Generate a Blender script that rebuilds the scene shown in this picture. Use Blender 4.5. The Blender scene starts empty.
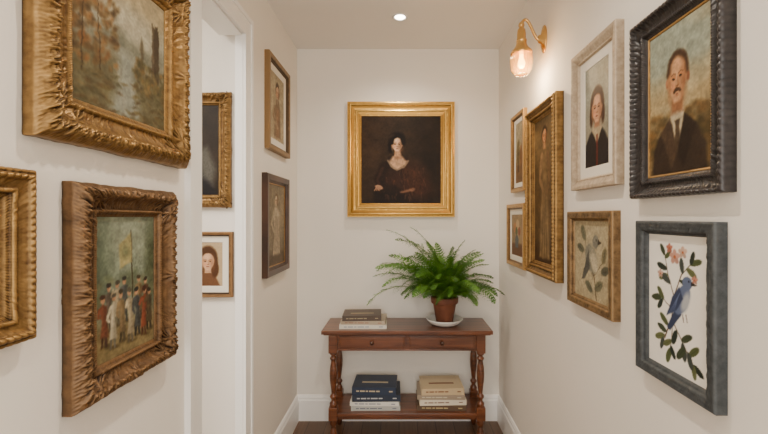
import bpy, math, random
import numpy as np
from mathutils import Vector, Matrix
random.seed(4)
C=bpy.context.scene.collection

# ---------------------------------------------------------------- materials
def newmat(name):
    m=bpy.data.materials.new(name); m.use_nodes=True
    nt=m.node_tree; b=nt.nodes['Principled BSDF']
    return m,nt,b
def simple(name,col,rough=.6,metal=0,var=.0,scale=8,bump=0,bscale=60,spec=.5):
    m,nt,b=newmat(name)
    b.inputs['Roughness'].default_value=rough; b.inputs['Metallic'].default_value=metal
    b.inputs['Specular IOR Level'].default_value=spec
    tc=nt.nodes.new('ShaderNodeTexCoord')
    n=nt.nodes.new('ShaderNodeTexNoise'); n.inputs['Scale'].default_value=scale; n.inputs['Detail'].default_value=5
    nt.links.new(tc.outputs['Object'],n.inputs['Vector'])
    r=nt.nodes.new('ShaderNodeValToRGB')
    r.color_ramp.elements[0].position=.3; r.color_ramp.elements[1].position=.7
    r.color_ramp.elements[0].color=[c*(1-var) for c in col]+[1]
    r.color_ramp.elements[1].color=[min(1,c*(1+var)) for c in col]+[1]
    nt.links.new(n.outputs['Fac'],r.inputs['Fac']); nt.links.new(r.outputs['Color'],b.inputs['Base Color'])
    if bump:
        n2=nt.nodes.new('ShaderNodeTexNoise'); n2.inputs['Scale'].default_value=bscale; n2.inputs['Detail'].default_value=4
        nt.links.new(tc.outputs['Object'],n2.inputs['Vector'])
        bp=nt.nodes.new('ShaderNodeBump'); bp.inputs['Strength'].default_value=bump; bp.inputs['Distance'].default_value=.004
        nt.links.new(n2.outputs['Fac'],bp.inputs['Height']); nt.links.new(bp.outputs['Normal'],b.inputs['Normal'])
    return m
def gilt(name,dark,light,rough=.38,metal=.85,wear=None,p0=.46,p1=.53,nscale=35,ao=None):
    m,nt,b=newmat(name)
    b.inputs['Roughness'].default_value=rough; b.inputs['Metallic'].default_value=metal
    g=nt.nodes.new('ShaderNodeNewGeometry'); tc=nt.nodes.new('ShaderNodeTexCoord')
    n=nt.nodes.new('ShaderNodeTexNoise'); n.inputs['Scale'].default_value=nscale; n.inputs['Detail'].default_value=8; n.inputs['Roughness'].default_value=.65
    nt.links.new(tc.outputs['Object'],n.inputs['Vector'])
    ma=nt.nodes.new('ShaderNodeMath'); ma.operation='MULTIPLY_ADD'; ma.inputs[1].default_value=.22; ma.inputs[2].default_value=-.11
    nt.links.new(n.outputs['Fac'],ma.inputs[0])
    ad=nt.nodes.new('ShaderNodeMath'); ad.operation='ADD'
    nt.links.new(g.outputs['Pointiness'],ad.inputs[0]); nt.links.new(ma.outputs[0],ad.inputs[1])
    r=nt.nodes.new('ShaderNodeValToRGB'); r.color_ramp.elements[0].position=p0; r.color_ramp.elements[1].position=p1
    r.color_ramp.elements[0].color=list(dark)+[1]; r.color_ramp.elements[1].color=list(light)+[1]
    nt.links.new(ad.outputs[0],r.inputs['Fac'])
    if ao:   # ambient-occlusion shading mixed into the base colour in the carving's crevices
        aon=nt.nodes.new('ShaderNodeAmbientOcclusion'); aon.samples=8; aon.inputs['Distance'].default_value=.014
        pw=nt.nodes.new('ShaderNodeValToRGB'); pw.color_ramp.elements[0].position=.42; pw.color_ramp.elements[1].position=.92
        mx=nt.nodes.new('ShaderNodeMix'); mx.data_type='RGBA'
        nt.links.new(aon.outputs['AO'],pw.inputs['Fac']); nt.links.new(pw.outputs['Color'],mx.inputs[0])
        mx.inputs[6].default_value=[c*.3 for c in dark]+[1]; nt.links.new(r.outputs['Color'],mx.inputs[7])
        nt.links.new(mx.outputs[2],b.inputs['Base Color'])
    else: nt.links.new(r.outputs['Color'],b.inputs['Base Color'])
    bp=nt.nodes.new('ShaderNodeBump'); bp.inputs['Strength'].default_value=.4; bp.inputs['Distance'].default_value=.002
    nt.links.new(n.outputs['Fac'],bp.inputs['Height']); nt.links.new(bp.outputs['Normal'],b.inputs['Normal'])
    return m
def wood(name,c0,c1,sc=(1.5,22,22),rough=.35,coat=0.0):
    m,nt,b=newmat(name)
    b.inputs['Roughness'].default_value=rough; b.inputs['Coat Weight'].default_value=coat
    tc=nt.nodes.new('ShaderNodeTexCoord'); mp=nt.nodes.new('ShaderNodeMapping'); mp.inputs['Scale'].default_value=sc
    n=nt.nodes.new('ShaderNodeTexNoise'); n.inputs['Scale'].default_value=2; n.inputs['Detail'].default_value=8; n.inputs['Distortion'].default_value=.6
    nt.links.new(tc.outputs['Object'],mp.inputs['Vector']); nt.links.new(mp.outputs['Vector'],n.inputs['Vector'])
    r=nt.nodes.new('ShaderNodeValToRGB'); r.color_ramp.elements[0].position=.3; r.color_ramp.elements[1].position=.7
    r.color_ramp.elements[0].color=list(c0)+[1]; r.color_ramp.elements[1].color=list(c1)+[1]
    nt.links.new(n.outputs['Fac'],r.inputs['Fac']); nt.links.new(r.outputs['Color'],b.inputs['Base Color'])
    bp=nt.nodes.new('ShaderNodeBump'); bp.inputs['Strength'].default_value=.15; bp.inputs['Distance'].default_value=.002
    nt.links.new(n.outputs['Fac'],bp.inputs['Height']); nt.links.new(bp.outputs['Normal'],b.inputs['Normal'])
    return m
def floormat():
    m,nt,b=newmat('dark_oak_planks'); b.inputs['Roughness'].default_value=.4
    tc=nt.nodes.new('ShaderNodeTexCoord'); mp=nt.nodes.new('ShaderNodeMapping'); mp.inputs['Rotation'].default_value=(0,0,math.pi/2)
    br=nt.nodes.new('ShaderNodeTexBrick'); br.inputs['Scale'].default_value=1
    br.inputs['Brick Width'].default_value=1.2; br.inputs['Row Height'].default_value=.12; br.inputs['Mortar Size'].default_value=.002
    br.inputs['Color1'].default_value=(.15,.075,.035,1); br.inputs['Color2'].default_value=(.24,.12,.06,1); br.inputs['Mortar'].default_value=(.02,.01,.006,1)
    nt.links.new(tc.outputs['Object'],mp.inputs['Vector']); nt.links.new(mp.outputs['Vector'],br.inputs['Vector'])
    mp2=nt.nodes.new('ShaderNodeMapping'); mp2.inputs['Scale'].default_value=(30,2,1)
    n=nt.nodes.new('ShaderNodeTexNoise'); n.inputs['Scale'].default_value=2; n.inputs['Detail'].default_value=6
    nt.links.new(tc.outputs['Object'],mp2.inputs['Vector']); nt.links.new(mp2.outputs['Vector'],n.inputs['Vector'])
    mx=nt.nodes.new('ShaderNodeMix'); mx.data_type='RGBA'; mx.blend_type='MULTIPLY'; mx.inputs[0].default_value=.6
    nt.links.new(br.outputs['Color'],mx.inputs[6]); nt.links.new(n.outputs['Fac'],mx.inputs[7])
    nt.links.new(mx.outputs[2],b.inputs['Base Color'])
    return m
WALL=simple('warm_white_plaster',(.825,.775,.70),.75,var=.012,scale=3,bump=.12,bscale=160)
CEIL=simple('ceiling_paint',(.84,.80,.745),.85,var=.01,scale=3)
TRIM=simple('trim_gloss_white',(.90,.88,.84),.35,var=.01)
FLOOR=floormat()
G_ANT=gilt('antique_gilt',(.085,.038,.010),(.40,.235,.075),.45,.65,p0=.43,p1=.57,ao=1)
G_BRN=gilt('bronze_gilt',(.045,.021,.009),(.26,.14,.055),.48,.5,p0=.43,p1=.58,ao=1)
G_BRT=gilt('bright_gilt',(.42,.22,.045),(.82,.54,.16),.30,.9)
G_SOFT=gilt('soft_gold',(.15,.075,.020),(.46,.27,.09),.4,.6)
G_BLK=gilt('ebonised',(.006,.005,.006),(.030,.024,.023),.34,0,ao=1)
G_BLUE=gilt('distressed_slate_grey',(.010,.013,.016),(.075,.083,.086),.6,0,p0=.44,p1=.58,nscale=60)
G_PALE=gilt('whitewashed_oak',(.20,.14,.085),(.52,.41,.29),.6,0,p0=.42,p1=.56,nscale=60)
W_DARK=wood('dark_walnut',(.028,.012,.007),(.085,.034,.017),(3,3,3),.35)
W_OLIVE=gilt('worn_gold_wood',(.065,.034,.013),(.25,.15,.062),.45,.4)
W_TBL=wood('mahogany',(.062,.018,.006),(.185,.058,.020),(1.5,22,22),.28,.3)
MATB=simple('mat_board',(.78,.72,.61),.9,var=.02)
BRASS=simple('brushed_brass',(.78,.48,.17),.25,1,var=.05)

def canvasmat():
    m,nt,b=newmat('painted_canvas'); b.inputs['Roughness'].default_value=.55; b.inputs['Specular IOR Level'].default_value=.2
    a=nt.nodes.new('ShaderNodeAttribute'); a.attribute_name='Col'
    tc=nt.nodes.new('ShaderNodeTexCoord')
    n=nt.nodes.new('ShaderNodeTexNoise'); n.inputs['Scale'].default_value=90; n.inputs['Detail'].default_value=5
    nt.links.new(tc.outputs['Object'],n.inputs['Vector'])
    bp=nt.nodes.new('ShaderNodeBump'); bp.inputs['Strength'].default_value=.2; bp.inputs['Distance'].default_value=.002
    nt.links.new(n.outputs['Fac'],bp.inputs['Height']); nt.links.new(bp.outputs['Normal'],b.inputs['Normal'])
    nt.links.new(a.outputs['Color'],b.inputs['Base Color'])
    return m
CANV=canvasmat()

# ---------------------------------------------------------------- mesh builder
class MB:
    def __init__(s): s.v=[];s.f=[];s.m=[];s.s=[]
    def add(s,vs,fs,mat=0,smooth=False):
        o=len(s.v); s.v+= [tuple(v) for v in vs]
        for f in fs: s.f.append([i+o for i in f]); s.m.append(mat); s.s.append(smooth)
    def box(s,x0,x1,y0,y1,z0,z1,mat=0,rot=0,piv=None):
        vs=[(x,y,z) for z in (z0,z1) for y in (y0,y1) for x in (x0,x1)]
        if rot:
            px,py=piv if piv else ((x0+x1)/2,(y0+y1)/2); c,sn=math.cos(rot),math.sin(rot)
            vs=[(px+(x-px)*c-(y-py)*sn,py+(x-px)*sn+(y-py)*c,z) for x,y,z in vs]
        s.add(vs,[(0,2,3,1),(4,5,7,6),(0,1,5,4),(2,6,7,3),(0,4,6,2),(1,3,7,5)],mat)
    def lathe(s,prof,c=(0,0,0),mat=0,n=32,axis='z',ribs=0,ribamp=0,cap=True,smooth=True,sx=1,sy=1):
        vs=[];fs=[]
        for r,z in prof:
            for k in range(n):
                a=2*math.pi*k/n; rr=r*(1+ribamp*math.cos(a*ribs)) if ribs else r
                p=(rr*math.cos(a)*sx,rr*math.sin(a)*sy,z)
                if axis=='x': p=(p[2],p[0],p[1])
                if axis=='y': p=(p[0],p[2],p[1])
                vs.append((c[0]+p[0],c[1]+p[1],c[2]+p[2]))
        for i in range(len(prof)-1):
            for k in range(n):
                k2=(k+1)%n; fs.append((i*n+k,i*n+k2,(i+1)*n+k2,(i+1)*n+k))
        s.add(vs,fs,mat,smooth)
        if cap:
            s.add(vs[:n],[tuple(range(n))[::-1]],mat); s.add(vs[-n:],[tuple(range(n))],mat)
    def tube(s,pts,rad,mat=0,n=10):
        pts=[Vector(p) for p in pts]; vs=[];fs=[]
        for i,p in enumerate(pts):
            t=(pts[min(i+1,len(pts)-1)]-pts[max(i-1,0)]).normalized()
            a=t.cross(Vector((0,1,0.01))).normalized(); b=t.cross(a)
            r=rad[i] if isinstance(rad,(list,tuple)) else rad
            for k in range(n):
                q=2*math.pi*k/n; vs.append(p+a*r*math.cos(q)+b*r*math.sin(q))
        for i in range(len(pts)-1):
            for k in range(n):
                k2=(k+1)%n; fs.append((i*n+k,i*n+k2,(i+1)*n+k2,(i+1)*n+k))
        s.add(vs,fs,mat,True)
    def build(s,name,mats,parent=None,bevel=0,loc=None):
        me=bpy.data.meshes.new(name); 
        off=Vector(loc) if loc else Vector((0,0,0))
        me.from_pydata([tuple(Vector(v)-off) for v in s.v],[],s.f)
        for m in mats: me.materials.append(m)
        me.polygons.foreach_set('material_index',s.m); me.polygons.foreach_set('use_smooth',s.s)
        me.update(); o=bpy.data.objects.new(name,me); C.objects.link(o); o.location=off
        if bevel:
            b=o.modifiers.new('bevel','BEVEL'); b.width=bevel; b.segments=2; b.limit_method='ANGLE'; b.angle_limit=math.radians(50)
        if parent: o.parent=parent
        return o
def empty(name,loc=(0,0,0)):
    e=bpy.data.objects.new(name,None); e.location=loc; e.empty_display_size=.1; C.objects.link(e); return e
def boxobj(name,x0,x1,y0,y1,z0,z1,mat,bevel=0):
    b=MB(); b.box(x0,x1,y0,y1,z0,z1); return b.build(name,[mat],bevel=bevel,loc=((x0+x1)/2,(y0+y1)/2,(z0+z1)/2))

# ---------------------------------------------------------------- room
XL,XR,YE,ZC,ZF=-.695,.668,2.70,2.504,0.0
YB=-1.6
boxobj('floor',-2.7,XR+.1,YB,YE+.1,-.06,0,FLOOR)
boxobj('ceiling',-2.7,XR+.1,YB,YE+.1,ZC,ZC+.06,CEIL)
boxobj('wall_end',XL-.1,XR+.1,YE,YE+.1,0,ZC,WALL)
boxobj('wall_right',XR,XR+.1,YB,YE,0,ZC,WALL)
boxobj('wall_left_near',XL-.105,XL,YB,1.362,0,ZC,WALL)
boxobj('wall_left_far',XL-.105,XL,1.80,YE,0,ZC,WALL)
boxobj('wall_left_header',XL-.105,XL,1.362,1.80,2.19,ZC,WALL)
boxobj('wall_passage_end',-2.6,XL-.105,1.80,1.90,0,ZC,WALL)
boxobj('wall_passage_left',-2.7,-2.6,YB,1.90,0,ZC,WALL)
def casing(name,parts):
    b=MB()
    for p in parts: b.box(*p)
    b.build(name,[TRIM],loc=(XL,1.6,1.1))
casing('trim_doorway',[
  (XL,XL+.014,1.295,1.376,0,2.25),(XL,XL+.020,1.290,1.310,0,2.27),
  (XL-.107,XL-.001,1.361,1.378,0,2.185),
  (XL,XL+.014,1.767,1.840,0,2.25),(XL,XL+.020,1.828,1.848,0,2.27),
  (-.728,XL+.001,1.765,1.799,0,2.185),
  (XL+.0005,XL+.0135,1.376,1.767,2.18,2.25),(XL+.0005,XL+.0195,1.310,1.828,2.249,2.269),
  (XL-.104,XL-.0015,1.378,1.765,2.172,2.1895)])
def baseboard(name,axis,wallc,a,b,sgn):
    prof=[(0,0),(.016,0),(.016,.135),(.011,.145),(.011,.155),(.004,.170),(0,.172)]
    vs=[];fs=[]
    for t in (a,b):
        for d,z in prof:
            vs.append((wallc+sgn*d,t,z) if axis=='y' else (t,wallc+sgn*d,z))
    n=len(prof)
    for i in range(n-1): fs.append((i,i+1,n+i+1,n+i))
    fs.append(tuple(range(n))); fs.append(tuple(range(n,2*n)))
    m=MB(); m.add(vs,fs); m.build(name,[TRIM])
baseboard('baseboard_end','x',YE,XL,XR,-1)
baseboard('baseboard_right','y',XR,YB,YE,-1)
baseboard('baseboard_left_near','y',XL,YB,1.290,1)
baseboard('baseboard_left_far','y',XL,1.848,YE,1)
baseboard('baseboard_passage','x',1.80,-2.6,-.729,-1)

# ---------------------------------------------------------------- painting tools
def srgb(a): a=np.clip(a,0,1); return np.where(a<=.04045,a/12.92,((a+.055)/1.055)**2.4)
class Art:
    def __init__(s,w,h,bg,warp=.006,seed=1,res=.0022,tone=(.74,1.15)):
        s.tone=tone
        nx=min(230,max(60,int(w/res))); ny=min(230,max(60,int(h/res)))
        s.nx,s.ny,s.w,s.h=nx,ny,w,h; s.asp=w/h
        s.X0,s.Y0=np.meshgrid(np.linspace(0,1,nx),np.linspace(0,1,ny)); s.X,s.Y=s.X0,s.Y0
        s.seed=seed
        s.X=s.X0+(s.noise(22,1)-.5)*warp*2+(s.noise(60,4)-.5)*warp; s.Y=s.Y0+(s.noise(22,2)-.5)*warp*2+(s.noise(60,5)-.5)*warp
        s.A=np.ones((ny,nx,3))*np.array(bg)
    def vn(s,X,Y,sc,seed):
        g=np.random.RandomState(seed).rand(130,130); x=np.abs(X*sc*s.asp)%128; y=np.abs(Y*sc)%128
        xi=x.astype(int); yi=y.astype(int); fx=x-xi; fy=y-yi; fx=fx*fx*(3-2*fx); fy=fy*fy*(3-2*fy)
        return (g[yi,xi]*(1-fx)+g[yi,xi+1]*fx)*(1-fy)+(g[yi+1,xi]*(1-fx)+g[yi+1,xi+1]*fx)*fy
    def noise(s,sc,k=0):
        sd=s.seed*50+k
        return (s.vn(s.X0,s.Y0,sc,sd)+.5*s.vn(s.X0,s.Y0,sc*2.1,sd+11)+.25*s.vn(s.X0,s.Y0,sc*4.3,sd+23))/1.75
    def put(s,m,c,a=1):
        m=np.clip(m*a,0,1)[...,None]; s.A=s.A*(1-m)+np.array(c)*m; return s
    def ell(s,cx,cy,rx,ry,c,rot=0,soft=.25,a=1):
        r=math.radians(rot); dx=(s.X-cx)*s.asp; dy=s.Y-cy
        x=dx*math.cos(r)+dy*math.sin(r); y=-dx*math.sin(r)+dy*math.cos(r)
        d=np.sqrt((x/(rx*s.asp))**2+(y/ry)**2); return s.put((1-d)/soft+.5,c,a)
    def seg(s,p,q):
        px,py=p[0]*s.asp,p[1]; qx,qy=q[0]*s.asp,q[1]; X=s.X*s.asp; Y=s.Y
        L=(qx-px)**2+(qy-py)**2+1e-9; t=np.clip(((X-px)*(qx-px)+(Y-py)*(qy-py))/L,0,1)
        return np.sqrt((X-px-t*(qx-px))**2+(Y-py-t*(qy-py))**2),t
    def line(s,pts,w0,w1,c,soft=.006,a=1):
        M=np.zeros_like(s.X); n=len(pts)-1
        for i in range(n):
            d,t=s.seg(pts[i],pts[i+1]); u=(i+t)/n; w=w0+(w1-w0)*u
            M=np.maximum(M,np.clip((w-d)/soft+.5,0,1))
        return s.put(M,c,a)
    def poly(s,pts,c,soft=.012,a=1):
        ins=np.zeros(s.X.shape,bool); D=np.ones_like(s.X)*9; n=len(pts)
        for i in range(n):
            p,q=pts[i],pts[(i+1)%n]; d,_=s.seg(p,q); D=np.minimum(D,d)
            if p[1]!=q[1]:
                ins^=((p[1]>s.Y)!=(q[1]>s.Y))&(s.X<(q[0]-p[0])*(s.Y-p[1])/(q[1]-p[1])+p[0])
        sd=np.where(ins,D,-D); return s.put(sd/soft+.5,c,a)
    def mottle(s,amt=.1,sc=14,k=9):
        n=s.noise(sc,k)-.5; s.A=s.A*(1+amt*2*n[...,None]); return s
    def grain(s,amt=.1,k=31):
        n=s.vn(s.X0,s.Y0,70,s.seed*9+k)-.5; s.A=s.A*(1+amt*n[...,None]); return s
    def patch(s,sc,k,thr,c,soft=.1,a=1,mask=None):
        n=s.noise(sc,k); m=np.clip((n-thr)/soft,0,1)
        if mask is not None: m=m*mask
        return s.put(m,c,a)
    def band(s,y0,y1,c,soft=.05,a=1):
        return s.put(np.clip((s.Y-y0)/soft+.5,0,1)*np.clip((y1-s.Y)/soft+.5,0,1),c,a)
    def face(s,cx,cy,rx,ry,skin,hair,shade=.55,beard=None,brow=None):
        sk=np.array(skin); dk=sk*np.array([.62,.5,.42]); md=sk*np.array([.85,.76,.68]); brow=brow or hair
        s.ell(cx,cy+ry*.12,rx,ry*.88,skin,soft=.15)
        s.poly([(cx-rx*.93,cy),(cx-rx*.72,cy-ry*.5),(cx-rx*.34,cy-ry*.93),(cx+rx*.34,cy-ry*.93),(cx+rx*.72,cy-ry*.5),(cx+rx*.93,cy)],skin,soft=ry*.12)
        s.ell(cx+rx*.68,cy-ry*.1,rx*.42,ry*.85,dk,soft=1,a=shade)
        s.ell(cx-rx*.85,cy-ry*.1,rx*.22,ry*.7,md,soft=1,a=.7)
        s.ell(cx-rx*.42,cy-ry*.25,rx*.26,ry*.2,sk*np.array([1.06,.86,.80]),soft=1,a=.45)
        s.ell(cx-rx*.1,cy+ry*.55,rx*.45,ry*.2,np.minimum(1,sk*1.08),soft=1,a=.6)
        for sx in (-.42,.36):
            s.ell(cx+sx*rx,cy+ry*.12,rx*.27,ry*.13,md,soft=.8,a=.9)
            s.ell(cx+sx*rx,cy+ry*.06,rx*.17,ry*.05,(.10,.06,.04),soft=.5,a=.95)
            s.line([(cx+(sx-.22)*rx,cy+ry*.22),(cx+sx*rx,cy+ry*.28),(cx+(sx+.24)*rx,cy+ry*.22)],ry*.028,ry*.018,brow,soft=ry*.05,a=.75)
        s.line([(cx+rx*.04,cy+ry*.1),(cx+rx*.15,cy-ry*.22)],ry*.03,ry*.05,md,soft=ry*.06,a=.9)
        s.ell(cx+rx*.02,cy-ry*.27,rx*.17,ry*.045,dk,soft=.8,a=.8)
        if beard:
            s.ell(cx,cy-ry*.60,rx*.16,ry*.035,(.45,.25,.19),soft=.8,a=.7)
            s.ell(cx,cy-ry*.42,rx*.34,ry*.085,beard,soft=.5); s.ell(cx-.30*rx,cy-ry*.50,rx*.14,ry*.07,beard,soft=.6); s.ell(cx+.30*rx,cy-ry*.50,rx*.14,ry*.07,beard,soft=.6)
        else:
            s.ell(cx-rx*.02,cy-ry*.52,rx*.25,ry*.055,(.50,.24,.19),soft=.6,a=.85)
        s.ell(cx,cy-ry*.68,rx*.2,ry*.03,md,soft=.8,a=.7)
        return s

def art_woman(w,h):
    a=Art(w,h,(.17,.12,.078),seed=3,tone=(.75,.95))
    a.ell(.2,.6,.4,.6,(.25,.175,.11),soft=1,a=.6); a.ell(.9,.5,.25,.6,(.12,.08,.055),soft=1,a=.7); a.mottle(.25,8)
    a.ell(.45,.715,.105,.10,(.07,.04,.03),soft=.35)
    a.ell(.37,.64,.035,.06,(.07,.045,.03),soft=.6)
    a.poly([(.30,.46),(.40,.54),(.52,.54),(.64,.46),(.74,.32),(.86,.18),(.90,.04),(.84,0),(.14,0),(.16,.12),(.22,.3)],(.115,.075,.052),soft=.04)
    a.ell(.62,.32,.20,.15,(.29,.165,.10),rot=-25,soft=1,a=.8); a.ell(.42,.27,.18,.12,(.22,.125,.08),rot=-30,soft=1,a=.8); a.ell(.72,.17,.16,.12,(.27,.15,.09),soft=1,a=.8)
    rs=np.random.RandomState(4)
    for i in range(70):
        x,y=.30+.5*rs.rand(),.06+.36*rs.rand(); a.line([(x,y),(x+.05*(rs.rand()-.4),y-.03-.04*rs.rand())],.005,.002,[(.46,.28,.17),(.09,.06,.042),(.38,.20,.12),(.12,.075,.05)][i%4],soft=.012,a=.6)
    a.poly([(.41,.52),(.50,.52),(.495,.61),(.42,.60)],(.74,.55,.40),soft=.02)
    a.poly([(.345,.475),(.40,.54),(.51,.54),(.575,.475),(.52,.41),(.45,.385),(.39,.41)],(.80,.63,.48),soft=.03)
    a.ell(.46,.52,.05,.02,(.60,.42,.30),soft=1,a=.6)
    a.line([(.335,.49),(.38,.42),(.45,.385),(.53,.41),(.585,.49)],.010,.010,(.62,.52,.41),soft=.015,a=.8)
    a.line([(.29,.42),(.21,.27),(.27,.18),(.42,.17)],.055,.035,(.15,.09,.06),soft=.03); a.line([(.27,.40),(.20,.27),(.25,.19)],.010,.006,(.34,.20,.13),soft=.03,a=.7)
    a.ell(.225,.185,.05,.024,(.76,.56,.42),rot=-20,soft=.4)
    for k in range(4): a.line([(.195+.018*k,.185),(.165+.022*k,.145)],.007,.004,(.72,.52,.38))
    a.line([(.66,.16),(.50,.13)],.016,.010,(.60,.42,.30),soft=.02,a=.8)
    a.face(.452,.672,.070,.082,(.90,.73,.58),(.20,.12,.08),shade=.5)
    a.line([(.383,.69),(.40,.745),(.45,.768),(.505,.745),(.522,.68)],.018,.012,(.07,.045,.03),soft=.02); a.ell(.375,.765,.055,.018,(.22,.15,.1),rot=25,soft=.8,a=.6)
    return a.mottle(.14,25).grain(.2)
def art_land(w,h):
    a=Art(w,h,(.60,.57,.47),seed=5,warp=.012,tone=(.95,.95))
    a.band(.72,1.2,(.66,.60,.46),soft=.3); a.band(.5,.74,(.62,.62,.54),soft=.2); a.band(-.1,.42,(.36,.34,.24),soft=.2)
    a.ell(.55,.66,.3,.14,(.70,.67,.57),soft=1,a=.7)
    a.poly([(.25,.56),(.45,.60),(.7,.56),(1,.60),(1,.42),(0,.42)],(.46,.46,.39),soft=.08)
    a.poly([(.44,.46),(.60,.46),(.64,.2),(.72,-.1),(.3,-.1),(.42,.22)],(.52,.54,.49),soft=.1)
    rs=np.random.RandomState(2)
    for i in range(30):
        x=.40+.2*rs.rand(); y=.1+.34*rs.rand(); a.line([(x,y),(x+.01,y-.1)],.006,.003,(.62,.62,.55),soft=.02,a=.35)
    for i in range(150):
        x=rs.rand()**1.3*.42; y=.28+rs.rand()*(.66-.5*x); c=[(.46,.30,.15),(.36,.27,.15),(.52,.36,.18),(.28,.21,.13),(.42,.33,.19)][i%5]
        a.ell(x,y,.020+.025*rs.rand(),.02,c,rot=rs.rand()*90,soft=1,a=.65)
    a.line([(.08,.2),(.12,.9)],.007,.003,(.2,.14,.09),a=.8); a.line([(.25,.25),(.22,.82)],.006,.003,(.22,.15,.09),a=.8)
    a.poly([(.68,.40),(.68,.60),(.70,.655),(.72,.60),(.72,.40)],(.34,.30,.22),soft=.02,a=.9)
    a.poly([(.83,.35),(.83,.80),(.845,.82),(.845,.79),(.87,.79),(.87,.82),(.91,.82),(.91,.79),(.925,.79),(.925,.35)],(.23,.19,.14),soft=.015)
    a.poly([(.83,.35),(.83,.80),(.855,.80),(.855,.35)],(.38,.33,.25),soft=.02,a=.7)
    for i in range(110):
        x,y=.60+rs.rand()*.42,.22+rs.rand()*.24; c=[(.29,.28,.17),(.38,.33,.19),(.22,.20,.13),(.44,.34,.18)][i%4]
        a.ell(x,y,.024,.02,c,rot=rs.rand()*90,soft=1,a=.6)
    for i in range(140):
        x,y=rs.rand(),rs.rand()*.26
        if .44<x<.58 and y<.25 and i%3: continue
        c=[(.25,.24,.15),(.36,.31,.18),(.29,.22,.13),(.40,.35,.22)][i%4]
        a.ell(x,y,.04,.012,c,rot=rs.rand()*40-20,soft=1,a=.55)
    a.put(np.ones_like(a.X),(.46,.40,.29),.12)
    return a.mottle(.15,16).grain(.15)
def art_group(w,h):
    a=Art(w,h,(.46,.51,.44),seed=8,warp=.010,tone=(.95,1.0))
    a.ell(.5,.85,.6,.25,(.54,.57,.49),soft=1,a=.7); a.ell(.05,.6,.2,.4,(.33,.38,.31),soft=1,a=.7); a.ell(.98,.62,.16,.35,(.28,.31,.22),soft=.8,a=.8)
    a.band(-.1,.26,(.48,.42,.28),soft=.16)
    rs=np.random.RandomState(5)
    for i in range(60): a.ell(rs.rand(),.38+.2*rs.rand(),.05,.03,[(.30,.34,.25),(.36,.39,.29),(.42,.42,.30)][i%3],soft=1,a=.45)
    a.line([(.60,.35),(.57,.90)],.006,.005,(.20,.16,.1)); a.poly([(.36,.80),(.47,.84),(.57,.88),(.585,.66),(.46,.64),(.38,.62)],(.60,.56,.38),soft=.02); a.ell(.47,.74,.07,.05,(.48,.50,.36),soft=1,a=.7)
    figs=[(.20,.24,.30,(.34,.30,.26)),(.33,.26,.29,(.62,.57,.46)),(.46,.27,.30,(.30,.31,.30)),(.72,.25,.31,(.46,.38,.26)),(.84,.24,.29,(.34,.24,.18)),
          (.14,.14,.33,(.44,.24,.17)),(.27,.11,.36,(.70,.66,.56)),(.42,.13,.35,(.48,.40,.28)),(.56,.10,.38,(.66,.60,.48)),(.68,.13,.34,(.25,.26,.26)),(.80,.11,.35,(.50,.25,.17)),(.90,.14,.30,(.30,.25,.18))]
    for x,y,hh,c in figs:
        lean=.05*(rs.rand()-.5); cc=np.array(c)
        a.ell(x+.03,y-.035,.08,.015,(.26,.21,.13),soft=.9,a=.7)
        a.line([(x-.02,y+.05),(x-.03,y-.03)],.014,.010,tuple(cc*.5)); a.line([(x+.02,y+.05),(x+.035,y-.03)],.014,.010,tuple(cc*.45+.05))
        a.poly([(x-.055,y+.03),(x+.06,y+.03),(x+.035,y+hh*.45),(x+.055+lean,y+hh*.74),(x+lean,y+hh*.80),(x-.05+lean,y+hh*.74),(x-.03,y+hh*.45)],c,soft=.015)
        a.poly([(x+.01,y+.03),(x+.06,y+.03),(x+.035,y+hh*.45),(x+.055+lean,y+hh*.74),(x+.015+lean,y+hh*.74)],tuple(cc*.65),soft=.03,a=.7)
        ang=rs.rand(); a.line([(x-.045+lean,y+hh*.7),(x-.08,y+hh*(.45+.2*ang)),(x-.05,y+hh*(.3+.5*ang))],.014,.009,tuple(cc*1.1),soft=.012)
        a.ell(x+lean,y+hh*.88,.030,.026,(.68,.50,.37),soft=.3); a.ell(x+lean,y+hh*.935,.038,.018,tuple(cc*.4+.04),soft=.4)
    a.put(np.ones_like(a.X),(.42,.39,.29),.10)
    return a.mottle(.18,18).grain(.2)
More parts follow.
